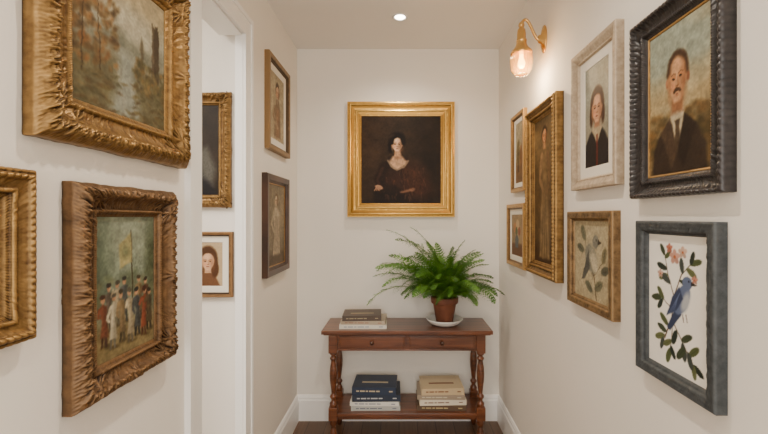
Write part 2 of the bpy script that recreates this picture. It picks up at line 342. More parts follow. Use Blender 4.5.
def art_man(w,h):
    a=Art(w,h,(.60,.57,.46),seed=11,warp=.008,tone=(.85,1.05))
    a.band(.62,1.2,(.58,.60,.53),soft=.3); a.band(.35,.62,(.64,.56,.41),soft=.2); a.band(-.1,.36,(.40,.32,.20),soft=.15)
    a.patch(5,4,.5,(.70,.65,.52),soft=.3,a=.6)
    rs=np.random.RandomState(3)
    for i in range(90):
        x=rs.rand(); y=.16+rs.rand()*.26
        a.ell(x,y,.07,.025,[(.34,.28,.17),(.27,.23,.14),(.45,.34,.20)][i%3],soft=1,a=.6)
    a.poly([(.04,-.02),(.07,.16),(.18,.27),(.36,.35),(.64,.35),(.82,.28),(.94,.16),(.97,-.02)],(.20,.155,.12),soft=.03)
    a.poly([(.38,.38),(.50,.14),(.62,.38),(.60,.43),(.40,.43)],(.72,.66,.54),soft=.02)
    a.poly([(.45,.355),(.55,.355),(.53,.30),(.56,.16),(.50,.12),(.45,.16),(.47,.30)],(.30,.24,.18),soft=.012)
    a.poly([(.20,.29),(.38,.38),(.50,.12),(.40,.02)],(.27,.21,.16),soft=.02,a=.9); a.poly([(.80,.29),(.62,.38),(.50,.12),(.60,.02)],(.15,.115,.09),soft=.02,a=.9)
    a.poly([(.40,.40),(.60,.40),(.60,.52),(.40,.52)],(.55,.38,.26),soft=.03)
    a.ell(.50,.69,.175,.13,(.25,.17,.11),soft=.2)
    a.ell(.325,.615,.03,.035,(.62,.42,.30),soft=.5); a.ell(.672,.615,.03,.035,(.50,.33,.24),soft=.5)
    a.face(.50,.625,.155,.165,(.76,.58,.43),(.22,.14,.09),shade=.5,beard=(.26,.17,.11))
    a.line([(.345,.68),(.36,.745),(.43,.785),(.52,.795),(.60,.77),(.65,.72),(.658,.66)],.014,.014,(.25,.17,.11),soft=.035)
    return a.mottle(.15,20).grain(.18)
def art_girl(w,h):
    a=Art(w,h,(.60,.60,.54),seed=13,warp=.008,tone=(.85,1.05))
    a.mottle(.15,6); a.ell(.5,.2,.7,.4,(.56,.50,.40),soft=1,a=.5); a.ell(.8,.9,.5,.3,(.66,.63,.54),soft=1,a=.6)
    a.poly([(-.02,-.02),(.02,.22),(.20,.33),(.40,.38),(.64,.38),(.84,.31),(1.0,.20),(1.02,-.02)],(.14,.12,.12),soft=.03)
    a.poly([(.30,.36),(.52,.22),(.72,.36),(.66,.41),(.38,.41)],(.70,.63,.51),soft=.02); a.line([(.52,.30),(.52,.02)],.014,.014,(.42,.14,.09),a=.8)
    a.ell(.52,.605,.28,.175,(.26,.15,.09),soft=.2); a.ell(.76,.50,.07,.10,(.23,.13,.08),soft=.5); a.ell(.28,.50,.07,.10,(.23,.13,.08),soft=.5)
    a.poly([(.42,.38),(.62,.38),(.62,.48),(.42,.48)],(.64,.45,.34),soft=.03)
    a.face(.52,.56,.215,.145,(.82,.63,.50),(.25,.15,.09),shade=.4)
    a.line([(.30,.62),(.36,.70),(.52,.725),(.68,.70),(.74,.60)],.022,.020,(.26,.15,.09),soft=.03)
    return a.mottle(.1,18).grain(.15)
def art_birds(w,h):
    a=Art(w,h,(.93,.91,.87),seed=17,warp=.004,tone=(.97,1.1)); a.mottle(.02,8)
    def leaf(x,y,ang,L,c,wd=.22):
        an=math.radians(ang); dx,dy=math.cos(an)/a.asp,math.sin(an)
        a.ell(x+dx*L/2,y+dy*L/2,L/2/a.asp,L*wd,c,rot=ang,soft=.18)
        a.line([(x,y),(x+dx*L,y+dy*L)],.0022,.0015,tuple(np.array(c)*.6),a=.6)
    br=(.30,.22,.15)
    a.line([(.30,.22),(.42,.38),(.46,.55),(.36,.70),(.30,.84)],.006,.003,br); a.line([(.46,.55),(.58,.72),(.72,.80)],.005,.003,br); a.line([(.42,.38),(.60,.24),(.76,.12)],.005,.003,br); a.line([(.44,.45),(.24,.52)],.004,.002,br); a.line([(.44,.36),(.40,.14)],.004,.002,br)
    gs=[(.22,.25,.18),(.30,.33,.21),(.15,.18,.15),(.36,.38,.25),(.24,.26,.24)]
    L=[(.30,.84,120,.10),(.30,.82,40,.09),(.34,.74,165,.12),(.36,.70,200,.11),(.40,.64,150,.13),(.24,.52,190,.12),(.28,.51,130,.11),(.26,.51,235,.10),(.30,.24,200,.12),(.28,.22,250,.10),(.33,.27,160,.11),(.40,.16,250,.12),(.40,.18,300,.10),(.42,.22,210,.11),(.60,.24,280,.13),(.64,.21,230,.13),(.70,.17,40,.12),(.76,.12,330,.11),(.76,.12,280,.10),(.68,.19,290,.12),(.58,.25,30,.12),(.72,.80,20,.11),(.72,.80,70,.10),(.66,.77,330,.11),(.60,.73,100,.11),(.55,.68,340,.09),(.36,.32,140,.12),(.50,.31,250,.12)]
    for i,(x,y,g,l) in enumerate(L): leaf(x,y,g,l*1.0,gs[i%5],.21)
    def flower(x,y,r,c):
        for k in range(5):
            an=k*72+20; a.ell(x+math.cos(math.radians(an))*r*.8/a.asp,y+math.sin(math.radians(an))*r*.8,r*.62/a.asp,r*.5,tuple(np.array(c)*(1-.04*k)),rot=an,soft=.4)
        a.ell(x,y,r*.3/a.asp,r*.3,(.62,.34,.2),soft=.5)
    flower(.47,.84,.040,(.78,.60,.53)); flower(.60,.88,.032,(.80,.68,.60)); flower(.38,.90,.026,(.70,.45,.38)); flower(.22,.70,.024,(.78,.64,.57)); flower(.78,.70,.022,(.74,.53,.46))
    def bird(x,y,s,fl,c1,c2):
        q=lambda u,v:(x+fl*u*s/a.asp,y+v*s)
        a.poly([q(-.45,-.55),q(-.95,-1.45),q(-.75,-1.55),q(-.05,-.7)],c2,soft=.008)
        a.ell(*q(-.05,-.10),.36*s/a.asp,.72*s,c1,rot=-28*fl,soft=.14); a.ell(*q(.16,-.16),.2*s/a.asp,.48*s,(.66,.67,.68),rot=-24*fl,soft=.5,a=.75)
        a.poly([q(-.2,.4),q(-.62,-.1),q(-.98,-.95),q(-.35,-.6),q(.02,-.05)],c2,soft=.01)
        for k in range(4): a.line([q(-.15-.06*k,.15-.1*k),q(-.85+.12*k,-.85+.05*k)],.003,.002,tuple(np.array(c1)*1.25),soft=.006,a=.6)
        a.ell(*q(.26,.62),.27*s/a.asp,.26*s,c1,soft=.14); a.poly([q(.46,.70),q(.82,.60),q(.46,.52)],(.15,.13,.12),soft=.005)
        a.ell(*q(.34,.68),.045*s/a.asp,.045*s,(.05,.05,.05),soft=.4)
        a.line([q(.0,-.7),q(.05,-1.0)],.004,.003,(.3,.2,.15)); a.line([q(.18,-.65),q(.25,-.95)],.004,.003,(.3,.2,.15))
    bird(.60,.56,.175,1,(.36,.40,.50),(.20,.23,.32))
    return a
def art_leaves(w,h):
    a=Art(w,h,(.66,.60,.47),seed=19,warp=.01,tone=(.88,1.0)); a.mottle(.10,5); a.ell(.5,.5,.5,.5,(.71,.66,.54),soft=1,a=.5)
    a.line([(.62,.02),(.56,.3),(.40,.5),(.30,.8)],.010,.005,(.36,.30,.21),a=.9); a.line([(.56,.3),(.78,.5)],.006,.004,(.36,.30,.21))
    for i,(x,y,rx,ry,r) in enumerate([(.26,.84,.06,.11,30),(.18,.64,.055,.10,70),(.82,.58,.055,.11,-20),(.84,.40,.055,.10,-70),(.68,.20,.06,.11,-60),(.42,.16,.055,.11,60)]):
        c=[(.42,.41,.32),(.37,.37,.30),(.48,.44,.32),(.34,.33,.27)][i%4]; a.ell(x,y,rx,ry,c,rot=r,soft=.35); a.ell(x,y,.008,ry*.9,(.30,.28,.22),rot=r,soft=.5,a=.6)
    a.ell(.48,.52,.15,.20,(.50,.49,.43),rot=30,soft=.25); a.ell(.56,.48,.09,.15,(.74,.69,.58),rot=25,soft=.5,a=.85); a.ell(.60,.74,.085,.085,(.48,.47,.42),soft=.25); a.poly([(.66,.77),(.76,.73),(.66,.70)],(.22,.18,.14)); a.poly([(.42,.64),(.30,.42),(.20,.22),(.30,.24),(.44,.40)],(.33,.32,.29),soft=.02)
    a.ell(.62,.76,.014,.016,(.08,.06,.05)); a.line([(.5,.34),(.52,.26)],.006,.004,(.3,.22,.15)); a.line([(.56,.34),(.58,.27)],.006,.004,(.3,.22,.15))
    a.ell(.32,.60,.06,.05,(.74,.62,.50),soft=.5,a=.0)
    return a.mottle(.12,20).grain(.2)
def art_standing(w,h):
    a=Art(w,h,(.36,.28,.19),seed=23,warp=.008)
    a.band(.6,1.1,(.46,.38,.27),soft=.4); a.mottle(.25,5); a.band(-.1,.12,(.26,.18,.12),soft=.1)
    a.poly([(.24,.03),(.76,.03),(.68,.42),(.60,.60),(.68,.75),(.56,.80),(.44,.80),(.34,.74),(.42,.60),(.34,.42)],(.50,.41,.29),soft=.03)
    for i in range(7): a.line([(.44+.02*i,.55),(.32+.06*i,.05)],.007,.010,(.31,.23,.15) if i%2 else (.60,.51,.38),soft=.02,a=.6)
    a.line([(.37,.74),(.28,.58),(.42,.50)],.025,.018,(.56,.45,.33)); a.line([(.65,.74),(.74,.58),(.60,.48)],.025,.018,(.46,.36,.26))
    a.poly([(.45,.78),(.55,.78),(.54,.84),(.46,.84)],(.74,.56,.42)); a.ell(.50,.885,.13,.058,(.17,.11,.08),soft=.3)
    a.face(.50,.87,.092,.047,(.78,.60,.46),(.15,.1,.07))
    return a.mottle(.18,22).grain(.2)
def art_sketch(w,h):
    a=Art(w,h,(.66,.60,.48),seed=29,warp=.014,tone=(.85,1.0)); a.mottle(.14,5)
    a.poly([(.25,.05),(.75,.05),(.70,.45),(.62,.62),(.40,.62),(.30,.42)],(.48,.39,.29),soft=.06); a.poly([(.4,.05),(.6,.05),(.6,.5),(.42,.5)],(.55,.42,.31),soft=.06,a=.7)
    a.line([(.32,.5),(.2,.35),(.35,.28)],.03,.02,(.52,.42,.31),soft=.02); a.ell(.51,.77,.16,.12,(.30,.22,.15),soft=.3)
    a.face(.51,.73,.11,.10,(.76,.61,.48),(.2,.13,.09)); a.patch(9,3,.55,(.74,.68,.56),soft=.2,a=.4)
    return a.mottle(.15,20).grain(.2)
def art_statue(w,h):
    a=Art(w,h,(.52,.47,.38),seed=31,warp=.012,tone=(.85,1.0)); a.mottle(.2,4); a.band(-.1,.16,(.38,.32,.25),soft=.08)
    a.poly([(.30,.12),(.74,.12),(.66,.42),(.70,.62),(.58,.74),(.42,.72),(.34,.58),(.40,.40)],(.70,.64,.54),soft=.04)
    for i in range(5): a.line([(.45+.03*i,.6),(.38+.07*i,.14)],.006,.008,(.46,.40,.32),soft=.03,a=.7)
    a.line([(.38,.66),(.24,.52),(.36,.42)],.03,.02,(.68,.62,.52),soft=.02); a.ell(.52,.82,.09,.08,(.40,.32,.24),soft=.4); a.face(.50,.80,.075,.07,(.74,.67,.56),(.35,.28,.2))
    return a.mottle(.15,20).grain(.2)
def art_dark(w,h):
    a=Art(w,h,(.17,.14,.11),seed=37); a.mottle(.3,5); a.poly([(.2,-.02),(.3,.4),(.5,.5),(.72,.4),(.9,.1),(.95,-.02)],(.11,.10,.11),soft=.05)
    a.poly([(.6,.5),(.8,.55),(.95,.3),(.9,.1),(.7,.2)],(.36,.35,.32),soft=.06,a=.8)
    a.ell(.52,.70,.15,.14,(.12,.08,.06),soft=.3); a.face(.5,.66,.12,.11,(.70,.52,.40),(.1,.07,.05)); return a.grain(.2)
def art_lady(w,h):
    a=Art(w,h,(.72,.63,.50),seed=41,tone=(.9,1.05)); a.mottle(.08,5)
    a.poly([(.1,-.02),(.2,.25),(.4,.36),(.6,.36),(.8,.25),(.95,-.02)],(.42,.29,.20),soft=.04)
    a.ell(.62,.62,.25,.30,(.30,.20,.13),soft=.2); a.ell(.80,.40,.10,.2,(.32,.21,.13),soft=.3); a.ell(.42,.40,.08,.2,(.32,.21,.13),soft=.3)
    a.poly([(.54,.3),(.70,.3),(.70,.45),(.54,.45)],(.78,.61,.48)); a.face(.62,.55,.16,.20,(.84,.68,.55),(.25,.16,.1),shade=.4); return a.grain(.1)
def art_small(w,h):
    a=Art(w,h,(.60,.52,.39),seed=43,warp=.02,tone=(.85,1.0)); a.band(.5,1.1,(.66,.61,.50),soft=.2); a.band(-.1,.35,(.45,.33,.20),soft=.15)
    a.ell(.35,.5,.2,.22,(.42,.36,.22),soft=.5); a.ell(.7,.45,.14,.18,(.52,.34,.18),soft=.5); a.line([(.36,.2),(.35,.5)],.02,.01,(.25,.17,.1)); return a.mottle(.2,12).grain(.2)
def art_still(w,h):
    a=Art(w,h,(.60,.50,.36),seed=47,tone=(.85,1.0)); a.mottle(.15,5); a.band(-.1,.3,(.42,.28,.17),soft=.06)
    a.poly([(.35,.2),(.6,.2),(.64,.4),(.55,.5),(.4,.5),(.31,.4)],(.34,.36,.36),soft=.03); a.ell(.3,.68,.13,.12,(.70,.48,.30),soft=.3); a.ell(.55,.76,.14,.12,(.78,.65,.48),soft=.3); a.ell(.7,.6,.1,.1,(.56,.32,.22),soft=.3); a.ell(.45,.6,.1,.1,(.36,.38,.24),soft=.4)
    return a.grain(.15)

# ---------------------------------------------------------------- frames
PROF={
 'ornate':[(0,0),(0,.50),(.03,.62),(.08,.74),(.14,.88),(.22,.97),(.30,1.0),(.37,.93),(.41,.80),(.48,.66),(.58,.54),(.68,.48),(.74,.48),(.77,.56),(.82,.60),(.87,.54),(.90,.42),(.95,.38),(1,.32)],
 'scoop':[(0,0),(0,.75),(.04,.95),(.12,1.0),(.18,.95),(.22,.80),(.34,.62),(.50,.50),(.64,.48),(.70,.60),(.76,.64),(.82,.58),(.86,.42),(.93,.38),(1,.3)],
 'ribs':[(0,0),(0,.70),(.03,.78),(.08,.80),(.12,.74),(.15,.92),(.22,1.0),(.29,.92),(.32,.78),(.45,.66),(.58,.60),(.61,.70),(.67,.74),(.73,.68),(.75,.50),(.86,.46),(.88,.38),(1,.30)],
 'flat':[(0,0),(0,.85),(.05,.97),(.12,1.0),(.70,.92),(.76,.80),(.80,.62),(.90,.60),(.94,.50),(1,.42)],
 'reverse':[(0,0),(0,.95),(.06,1.0),(.3,.98),(.55,.78),(.8,.58),(.84,.62),(.9,.62),(.94,.5),(1,.4)],
}
def resample(p,step):
    out=[p[0]]
    for a,b in zip(p[:-1],p[1:]):
        n=max(1,int(math.hypot(b[0]-a[0],b[1]-a[1])/step))
        for i in range(1,n+1): out.append((a[0]+(b[0]-a[0])*i/n,a[1]+(b[1]-a[1])*i/n))
    return out
def sweep(w,h,prof,orn=None,band=.05,step=.003,rag=0.0):
    L=[w,h,w,h]; V=[];ring=[]
    if orn: ns=[max(8,int(l/step)) for l in L]
    else: ns=[1]*4
    for k in range(4):
        for i in range(ns[k]): ring.append((k,i/ns[k]))
    def corner(k,d):
        x,y=w/2-d,h/2-d
        return [(-x,-y),(x,-y),(x,y),(-x,y)][k%4]
    nr=len(ring)
    for (d,z) in prof:
        for k,t in ring:
            a=min(t,1-t)*L[k]; dn=d/band; dz=dd=0
            if orn and z>1e-5: dz,dd=orn(a,dn,L[k],t)
            p,q=corner(k,d+dd),corner(k+1,d+dd)
            V.append((p[0]+(q[0]-p[0])*t,p[1]+(q[1]-p[1])*t,max(0,z+dz)))
    F=[]
    for j in range(len(prof)-1):
        for i in range(nr):
            i2=(i+1)%nr; F.append((j*nr+i,j*nr+i2,(j+1)*nr+i2,(j+1)*nr+i))
    return V,F
def gau(x,c,s): return math.exp(-((x-c)/s)**2)
def wn(x,y,sd):
    def hsh(i,j): return (math.sin(i*127.1+j*311.7+sd*17.3)*43758.5453)%1.0
    xi,yi=math.floor(x),math.floor(y); fx,fy=x-xi,y-yi; fx=fx*fx*(3-2*fx); fy=fy*fy*(3-2*fy)
    return (hsh(xi,yi)*(1-fx)+hsh(xi+1,yi)*fx)*(1-fy)+(hsh(xi,yi+1)*(1-fx)+hsh(xi+1,yi+1)*fx)*fy-.5
def orn_rich(amp,lam=.045,seed=0,cor=1.0,b=.1):
    def f(a,dn,L,t):
        n=max(1,round(L/2/lam)); lm=L/2/n
        u=((a/lm)%1.0)*2-1; v=(dn-.08)/.32
        m=1 if 0<v<1 else 0
        env=math.sin(math.pi*min(1,max(0,v)))**.7
        wdt=.95*math.sin(math.pi*min(1,max(.05,v*.75+.2)))
        leaf=max(0,1-(abs(u)/wdt)**2) if wdt>0 else 0
        lobes=.40*math.cos(abs(u)*11-v*8)+.15*math.cos(u*24)
        rid=.5*gau(u,0,.10)
        g=wn(a*300,dn*b*300,seed+3)*.7+wn(a*700,dn*b*700,seed+5)*.4
        dz=env*m*(.65*leaf+lobes*leaf+rid*.6-.35)+env*g*.8
        dz+=.45*gau(dn,.815,.04)*(abs(math.sin(math.pi*a/.0065))-.4)
        dz+=.14*gau(dn,.06,.05)*math.sin(2*math.pi*a/.008)
        dz+=.25*wn(a*120,dn*9,seed+8)
        # corner cartouches: rosette with radiating petals, and a smaller one mid-rail
        ca=a/b; c=max(0,1-ca/1.9); rr=math.hypot(.45-dn,.45-ca); th=math.atan2(.45-dn,.45-ca)
        ros=max(0,1-rr/.42); dz+=cor*ros**.6*(.55+.55*math.cos(th*8)*min(1,rr*6)+.4*gau(rr,0,.10))*1.3
        th2=math.atan2(1.05-dn,1.6-ca); pet=.5+.5*math.cos(th2*14)
        dz+=cor*(c**.6)*(1-ros)*math.sin(math.pi*min(1,max(0,dn*1.02)))*(.6*pet-.05+g*.9)
        cm=max(0,1-abs(t-.5)*L/(.7*b)); r2=math.hypot((t-.5)*L/b,dn-.32)
        dz+=cor*cm**.6*(.3+.5*math.cos(math.atan2(dn-.32,(t-.5)*L/b)*7)*min(1,r2*6)+.5*gau(r2,0,.1))*gau(dn,.32,.26)
        dd=-amp*(.10*max(0,math.cos(math.pi*u/2))+.6*c*(.4+.6*pet)*cor+.5*cm)*max(0,1-dn*3.2)
        return amp*dz,dd
    return f
def orn_carve(amp,lam=.018,cor=.6,b=.05):
    def f(a,dn,L,t):
        m=gau(dn,.2,.12); leaf=(abs(math.sin(math.pi*(a/lam+dn)))-.5)*m
        inner=gau(dn,.77,.06)*(abs(math.sin(math.pi*a/(lam*.5)))-.5)*.6
        c=max(0,1-a/b/1.5); th=math.atan2(dn-1.0,a/b-1.0)
        corner=c**.7*(.4+.6*math.cos(th*7))*math.sin(math.pi*min(1,max(0,dn)))
        return amp*(leaf+inner+corner*cor+.3*wn(a*300,dn*14,2)),-amp*.2*abs(math.sin(math.pi*a/lam))*max(0,1-dn*4)
    return f
def orn_worn(amp):
    def f(a,dn,L,t):
        return amp*(wn(a*90,dn*12,1)+wn(a*300,dn*25,4)*.6)*1.6*math.sin(math.pi*min(1,dn)),0
    return f
WALLS={'L':(lambda s,z:(XL,s,z),(0,1,0),(1,0,0)),'R':(lambda s,z:(XR,s,z),(0,-1,0),(-1,0,0)),
       'E':(lambda s,z:(s,YE,z),(1,0,0),(0,-1,0)),'P':(lambda s,z:(s,1.80,z),(1,0,0),(0,-1,0))}
def mesh_obj(name,V,F,mat,parent,smooth):
    me=bpy.data.meshes.new(name); me.from_pydata(V,[],F); me.materials.append(mat)
    me.polygons.foreach_set('use_smooth',[smooth]*len(me.polygons)); me.update()
    o=bpy.data.objects.new(name,me); C.objects.link(o); o.parent=parent; return o
def framed(name,wall,s0,s1,z0,z1,prof,band,dep,mat,art,orn=None,matw=0,tilt=0,step=.003,pstep=.003,liner=None,crest=False):
    fn,right,nrm=WALLS[wall]; w=abs(s1-s0); h=z1-z0
    e=empty(name); R=Vector(right); N=Vector(nrm); U=Vector((0,0,1))
    M=Matrix((R,U,N)).transposed().to_4x4(); M.translation=Vector(fn((s0+s1)/2,(z0+z1)/2)); e.matrix_world=M
    P=[(d*band,z*dep) for d,z in PROF[prof]]; zl=P[-1][1]
    if orn: P=resample(P,pstep)
    P.append((band,zl-.003))
    V,F=sweep(w,h,P,orn,band,step); mesh_obj('frame',V,F,mat,e,bool(orn))
    iw,ih=w-2*band,h-2*band
    if liner:
        V,F=sweep(iw+.001,ih+.001,[(0,zl-.004),(0,zl),(.002,zl+.001),(liner[0]-.002,zl-.001),(liner[0],zl-.004)]); mesh_obj('liner',V,F,liner[1],e,False)
        iw-=2*liner[0]; ih-=2*liner[0]
    if matw:
        V,F=sweep(iw+.002,ih+.002,[(0,zl-.002),(matw,zl-.002),(matw+.0015,zl-.004)]); mesh_obj('mat_board',V,F,MATB,e,False)
        iw-=2*matw; ih-=2*matw; zl-=.002
    A=art(iw,ih); nx,ny=A.nx,A.ny
    xs=(A.X0.ravel()-.5)*(iw+.002); ys=(A.Y0.ravel()-.5)*(ih+.002)
    V=np.stack([xs,ys,np.full(nx*ny,zl-.002)],1)
    idx=np.arange(nx*ny).reshape(ny,nx)
    F=np.stack([idx[:-1,:-1],idx[:-1,1:],idx[1:,1:],idx[1:,:-1]],-1).reshape(-1,4)
    o=mesh_obj('canvas',V.tolist(),F.tolist(),CANV,e,False)
    ca=o.data.color_attributes.new('Col','FLOAT_COLOR','POINT')
    lin=srgb(A.A.reshape(-1,3)); lu=(lin@np.array([.25,.65,.10]))[:,None]
    lin=np.clip(lu+(lin-lu)*A.tone[1],0,1)*A.tone[0]
    col=np.ones((nx*ny,4)); col[:,:3]=lin; ca.data.foreach_set('color',col.ravel().astype(np.float32))
    b=MB(); b.box(-w/2+.006,w/2-.006,-h/2+.006,h/2-.006,0.0005,.004); b.build('backing_board',[W_DARK],parent=e)
    if crest:   # carved leaves standing proud of each corner
        b=MB()
        for cxs in (-1,1):
            for cys in (-1,1):
                for k,(ang,ln) in enumerate(((10,.030),(45,.036),(80,.030))):
                    an=math.radians(ang); dx,dy=cxs*math.cos(an),cys*math.sin(an); bx,by=cxs*(w/2-.022),cys*(h/2-.022); px,py=-dy,dx
                    vs=[];n=8
                    for i in range(n+1):
                        t=i/n; ww=.011*math.sin(math.pi*(t*.85+.15))
                        for sgn,zz in ((-1,.010),(0,.026-.010*t),(1,.010)): vs.append((bx+dx*ln*t+px*ww*sgn,by+dy*ln*t+py*ww*sgn,zz))
                    fs=[]
                    for i in range(n):
                        for j in range(2): fs.append((i*3+j,i*3+j+1,(i+1)*3+j+1,(i+1)*3+j))
                    b.add(vs,fs,0,True)
        b.build('corner_leaves',[mat],parent=e)
    return e

# left wall
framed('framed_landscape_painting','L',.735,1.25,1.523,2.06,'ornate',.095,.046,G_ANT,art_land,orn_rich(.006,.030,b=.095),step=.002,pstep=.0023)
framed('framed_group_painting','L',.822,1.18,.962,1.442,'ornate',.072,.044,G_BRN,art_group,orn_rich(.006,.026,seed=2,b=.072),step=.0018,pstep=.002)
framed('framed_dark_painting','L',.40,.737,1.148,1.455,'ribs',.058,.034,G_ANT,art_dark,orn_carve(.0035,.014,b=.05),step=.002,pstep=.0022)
framed('framed_figure_sketch','L',2.05,2.436,1.725,2.23,'flat',.036,.028,W_OLIVE,art_sketch,matw=.035)
framed('framed_statue_painting','L',2.01,2.414,1.06,1.595,'flat',.045,.030,W_DARK,art_statue,liner=(.008,G_SOFT))
# side passage
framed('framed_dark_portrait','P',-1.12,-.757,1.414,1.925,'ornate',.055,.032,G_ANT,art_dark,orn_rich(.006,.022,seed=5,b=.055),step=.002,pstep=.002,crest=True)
framed('framed_lady_print','P',-1.02,-.748,1.012,1.304,'flat',.020,.02,G_BRN,art_lady,matw=.028)
# end wall
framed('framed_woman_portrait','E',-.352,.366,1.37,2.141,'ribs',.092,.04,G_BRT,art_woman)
# right wall
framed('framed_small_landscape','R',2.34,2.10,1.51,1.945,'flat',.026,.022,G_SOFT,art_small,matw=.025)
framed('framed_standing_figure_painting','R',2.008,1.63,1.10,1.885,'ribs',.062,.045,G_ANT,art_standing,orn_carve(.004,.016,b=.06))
framed('framed_still_life','R',2.43,2.10,1.09,1.4435,'flat',.030,.022,G_SOFT,art_still,matw=.03)
framed('framed_girl_portrait','R',1.50,1.19,1.468,1.96,'reverse',.040,.028,G_PALE,art_girl,orn_worn(.0012),matw=.034)
framed('framed_bird_painting','R',1.536,1.21,1.052,1.39,'flat',.034,.028,W_OLIVE,art_leaves,orn_worn(.001))
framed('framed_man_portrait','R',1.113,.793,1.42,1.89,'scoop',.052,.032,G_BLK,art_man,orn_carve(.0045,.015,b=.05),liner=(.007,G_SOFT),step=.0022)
framed('framed_bird_print','R',1.09,.815,.965,1.36,'flat',.034,.028,G_BLUE,art_birds,orn_worn(.0018))

# ---------------------------------------------------------------- console table
def table():
    b=MB(); x0,x1,y0,y1=-.468,.552,2.37,2.680; zt=.694
    b.box(x0,x1,y0,y1,zt-.022,zt,0)
    b.box(x0+.012,x1-.012,y0+.012,y1,zt-.030,zt-.022,0)
    lx=[x0+.065,x1-.065]; ly=[y0+.052,y1-.030]; hb=.026
    zb=.566
    for yy in (ly[0]-.006,ly[1]): b.box(lx[0],lx[1],yy-.010,yy+.010,zb,zt-.03,0)
    for xx in lx: b.box(xx-.010,xx+.010,ly[0],ly[1],zb,zt-.03,0)
    b.box(lx[0],lx[1],ly[0]-.020,ly[0]-.012,zb,zb+.010,0)
    xm=(x0+x1)/2
    for a,c in ((lx[0]+hb+.012,xm-.012),(xm+.012,lx[1]-hb-.012)):
        b.box(a,c,ly[0]-.028,ly[0]-.010,zb+.016,zt-.038,0)
        b.box(a+.008,c-.008,ly[0]-.031,ly[0]-.026,zb+.024,zt-.046,0)
        b.lathe([(.004,0),(.004,-.008),(.011,-.014),(.013,-.020),(.009,-.026),(.001,-.028)],((a+c)/2,ly[0]-.030,(zb+zt)/2-.01),1,16,'y')
    for xx in lx:
        for yy in ly:
            b.box(xx-hb,xx+hb,yy-hb,yy+hb,zb-.015,zt-.03,0)
            b.box(xx-hb,xx+hb,yy-hb,yy+hb,.145,.225,0)
            T=zb-.015
            b.lathe([(.020,T),(.023,T-.006),(.020,T-.012),(.013,T-.018),(.013,T-.024),(.020,T-.030),(.022,T-.038),(.015,T-.046),(.014,T-.055),(.020,T-.085),(.0235,T-.125),(.022,T-.165),(.017,T-.205),(.013,T-.240),(.012,T-.250),(.019,T-.258),(.022,T-.266),(.018,T-.275),(.013,T-.282),(.013,T-.292),(.021,T-.302),(.023,T-.310),(.020,.225)],(xx,yy,0),0,24,cap=False)
            b.lathe([(.012,0),(.016,.010),(.021,.030),(.023,.055),(.019,.080),(.013,.098),(.013,.106),(.020,.115),(.023,.124),(.020,.145)],(xx,yy,0),0,24)
    b.box(x0+.045,x1-.045,y0+.030,y1-.005,.168,.190,0)
    b.box(lx[0],lx[1],ly[0]-.010,ly[0]+.008,.148,.168,0)
    return b.build('console_table',[W_TBL,simple('drawer_knob_wood',(.05,.018,.009),.3)],bevel=.003,loc=((x0+x1)/2,2.53,0))
table()

# ---------------------------------------------------------------- books
PAGE=simple('book_pages',(.70,.64,.50),.9,var=.12,scale=200)
def books(name,lst,cx,y0,z):
    b=MB(); mats=[PAGE]; zz=z
    for (w,d,t,col,tcol,dx,rot) in lst:
        mats.append(simple(name+'_cover',col,.45)); mi=len(mats)-1; mats.append(simple(name+'_title',tcol,.5)); ti=len(mats)-1
        x0,x1=cx+dx-w/2,cx+dx+w/2; c=.0025; pv=(cx+dx,y0+d/2)
        r=math.radians(rot)
        b.box(x0,x1,y0+.002,y0+d,zz,zz+c,mi,r,pv); b.box(x0,x1,y0+.002,y0+d,zz+t-c,zz+t,mi,r,pv)
        b.box(x0,x1,y0-.001,y0+c,zz,zz+t,mi,r,pv)
        b.box(x0+.004,x1-.004,y0+.002,y0+d-.004,zz+c-.0002,zz+t-c+.0002,0,r,pv)
        u=x0+w*.10
        for k,l in enumerate((.06,.11,.05,.14,.08)):
            b.box(u,u+w*l,y0-.0016,y0-.0008,zz+t*.42,zz+t*.60,ti,r,pv); u+=w*l+w*.022
        b.box(x0+w*.84,x0+w*.92,y0-.0016,y0-.0008,zz+t*.42,zz+t*.58,ti,r,pv)
        b.box(x0+w*.2,x1-w*.2,y0+d*.35,y0+d*.45,zz+t-.0002,zz+t+.0004,ti,r,pv)
        zz+=t+.0004
    return b.build(name,mats,loc=(cx,y0,z))
Z=.6945
books('book_stack',[(.285,.20,.026,(.70,.66,.57),(.15,.2,.3),0,1),(.270,.195,.022,(.42,.34,.24),(.3,.1,.06),.004,-2),(.235,.18,.030,(.07,.045,.03),(.35,.28,.16),-.01,3)],-.225,2.41,Z)
Z=.1905
books('book_stack',[(.30,.22,.028,(.45,.45,.42),(.1,.12,.18),0,1),(.30,.21,.026,(.72,.70,.64),(.08,.1,.2),-.004,-1),(.295,.21,.040,(.022,.032,.055),(.5,.5,.5),.004,1),(.27,.20,.046,(.025,.038,.070),(.5,.42,.28),-.005,-2)],-.150,2.435,Z)
books('book_stack',[(.30,.22,.032,(.10,.06,.035),(.5,.4,.2),0,-1),(.285,.21,.034,(.70,.63,.50),(.2,.1,.08),.004,2),(.29,.21,.028,(.32,.25,.18),(.6,.55,.4),-.003,-1),(.26,.20,.040,(.55,.42,.25),(.2,.08,.04),.003,2)],.255,2.435,Z)

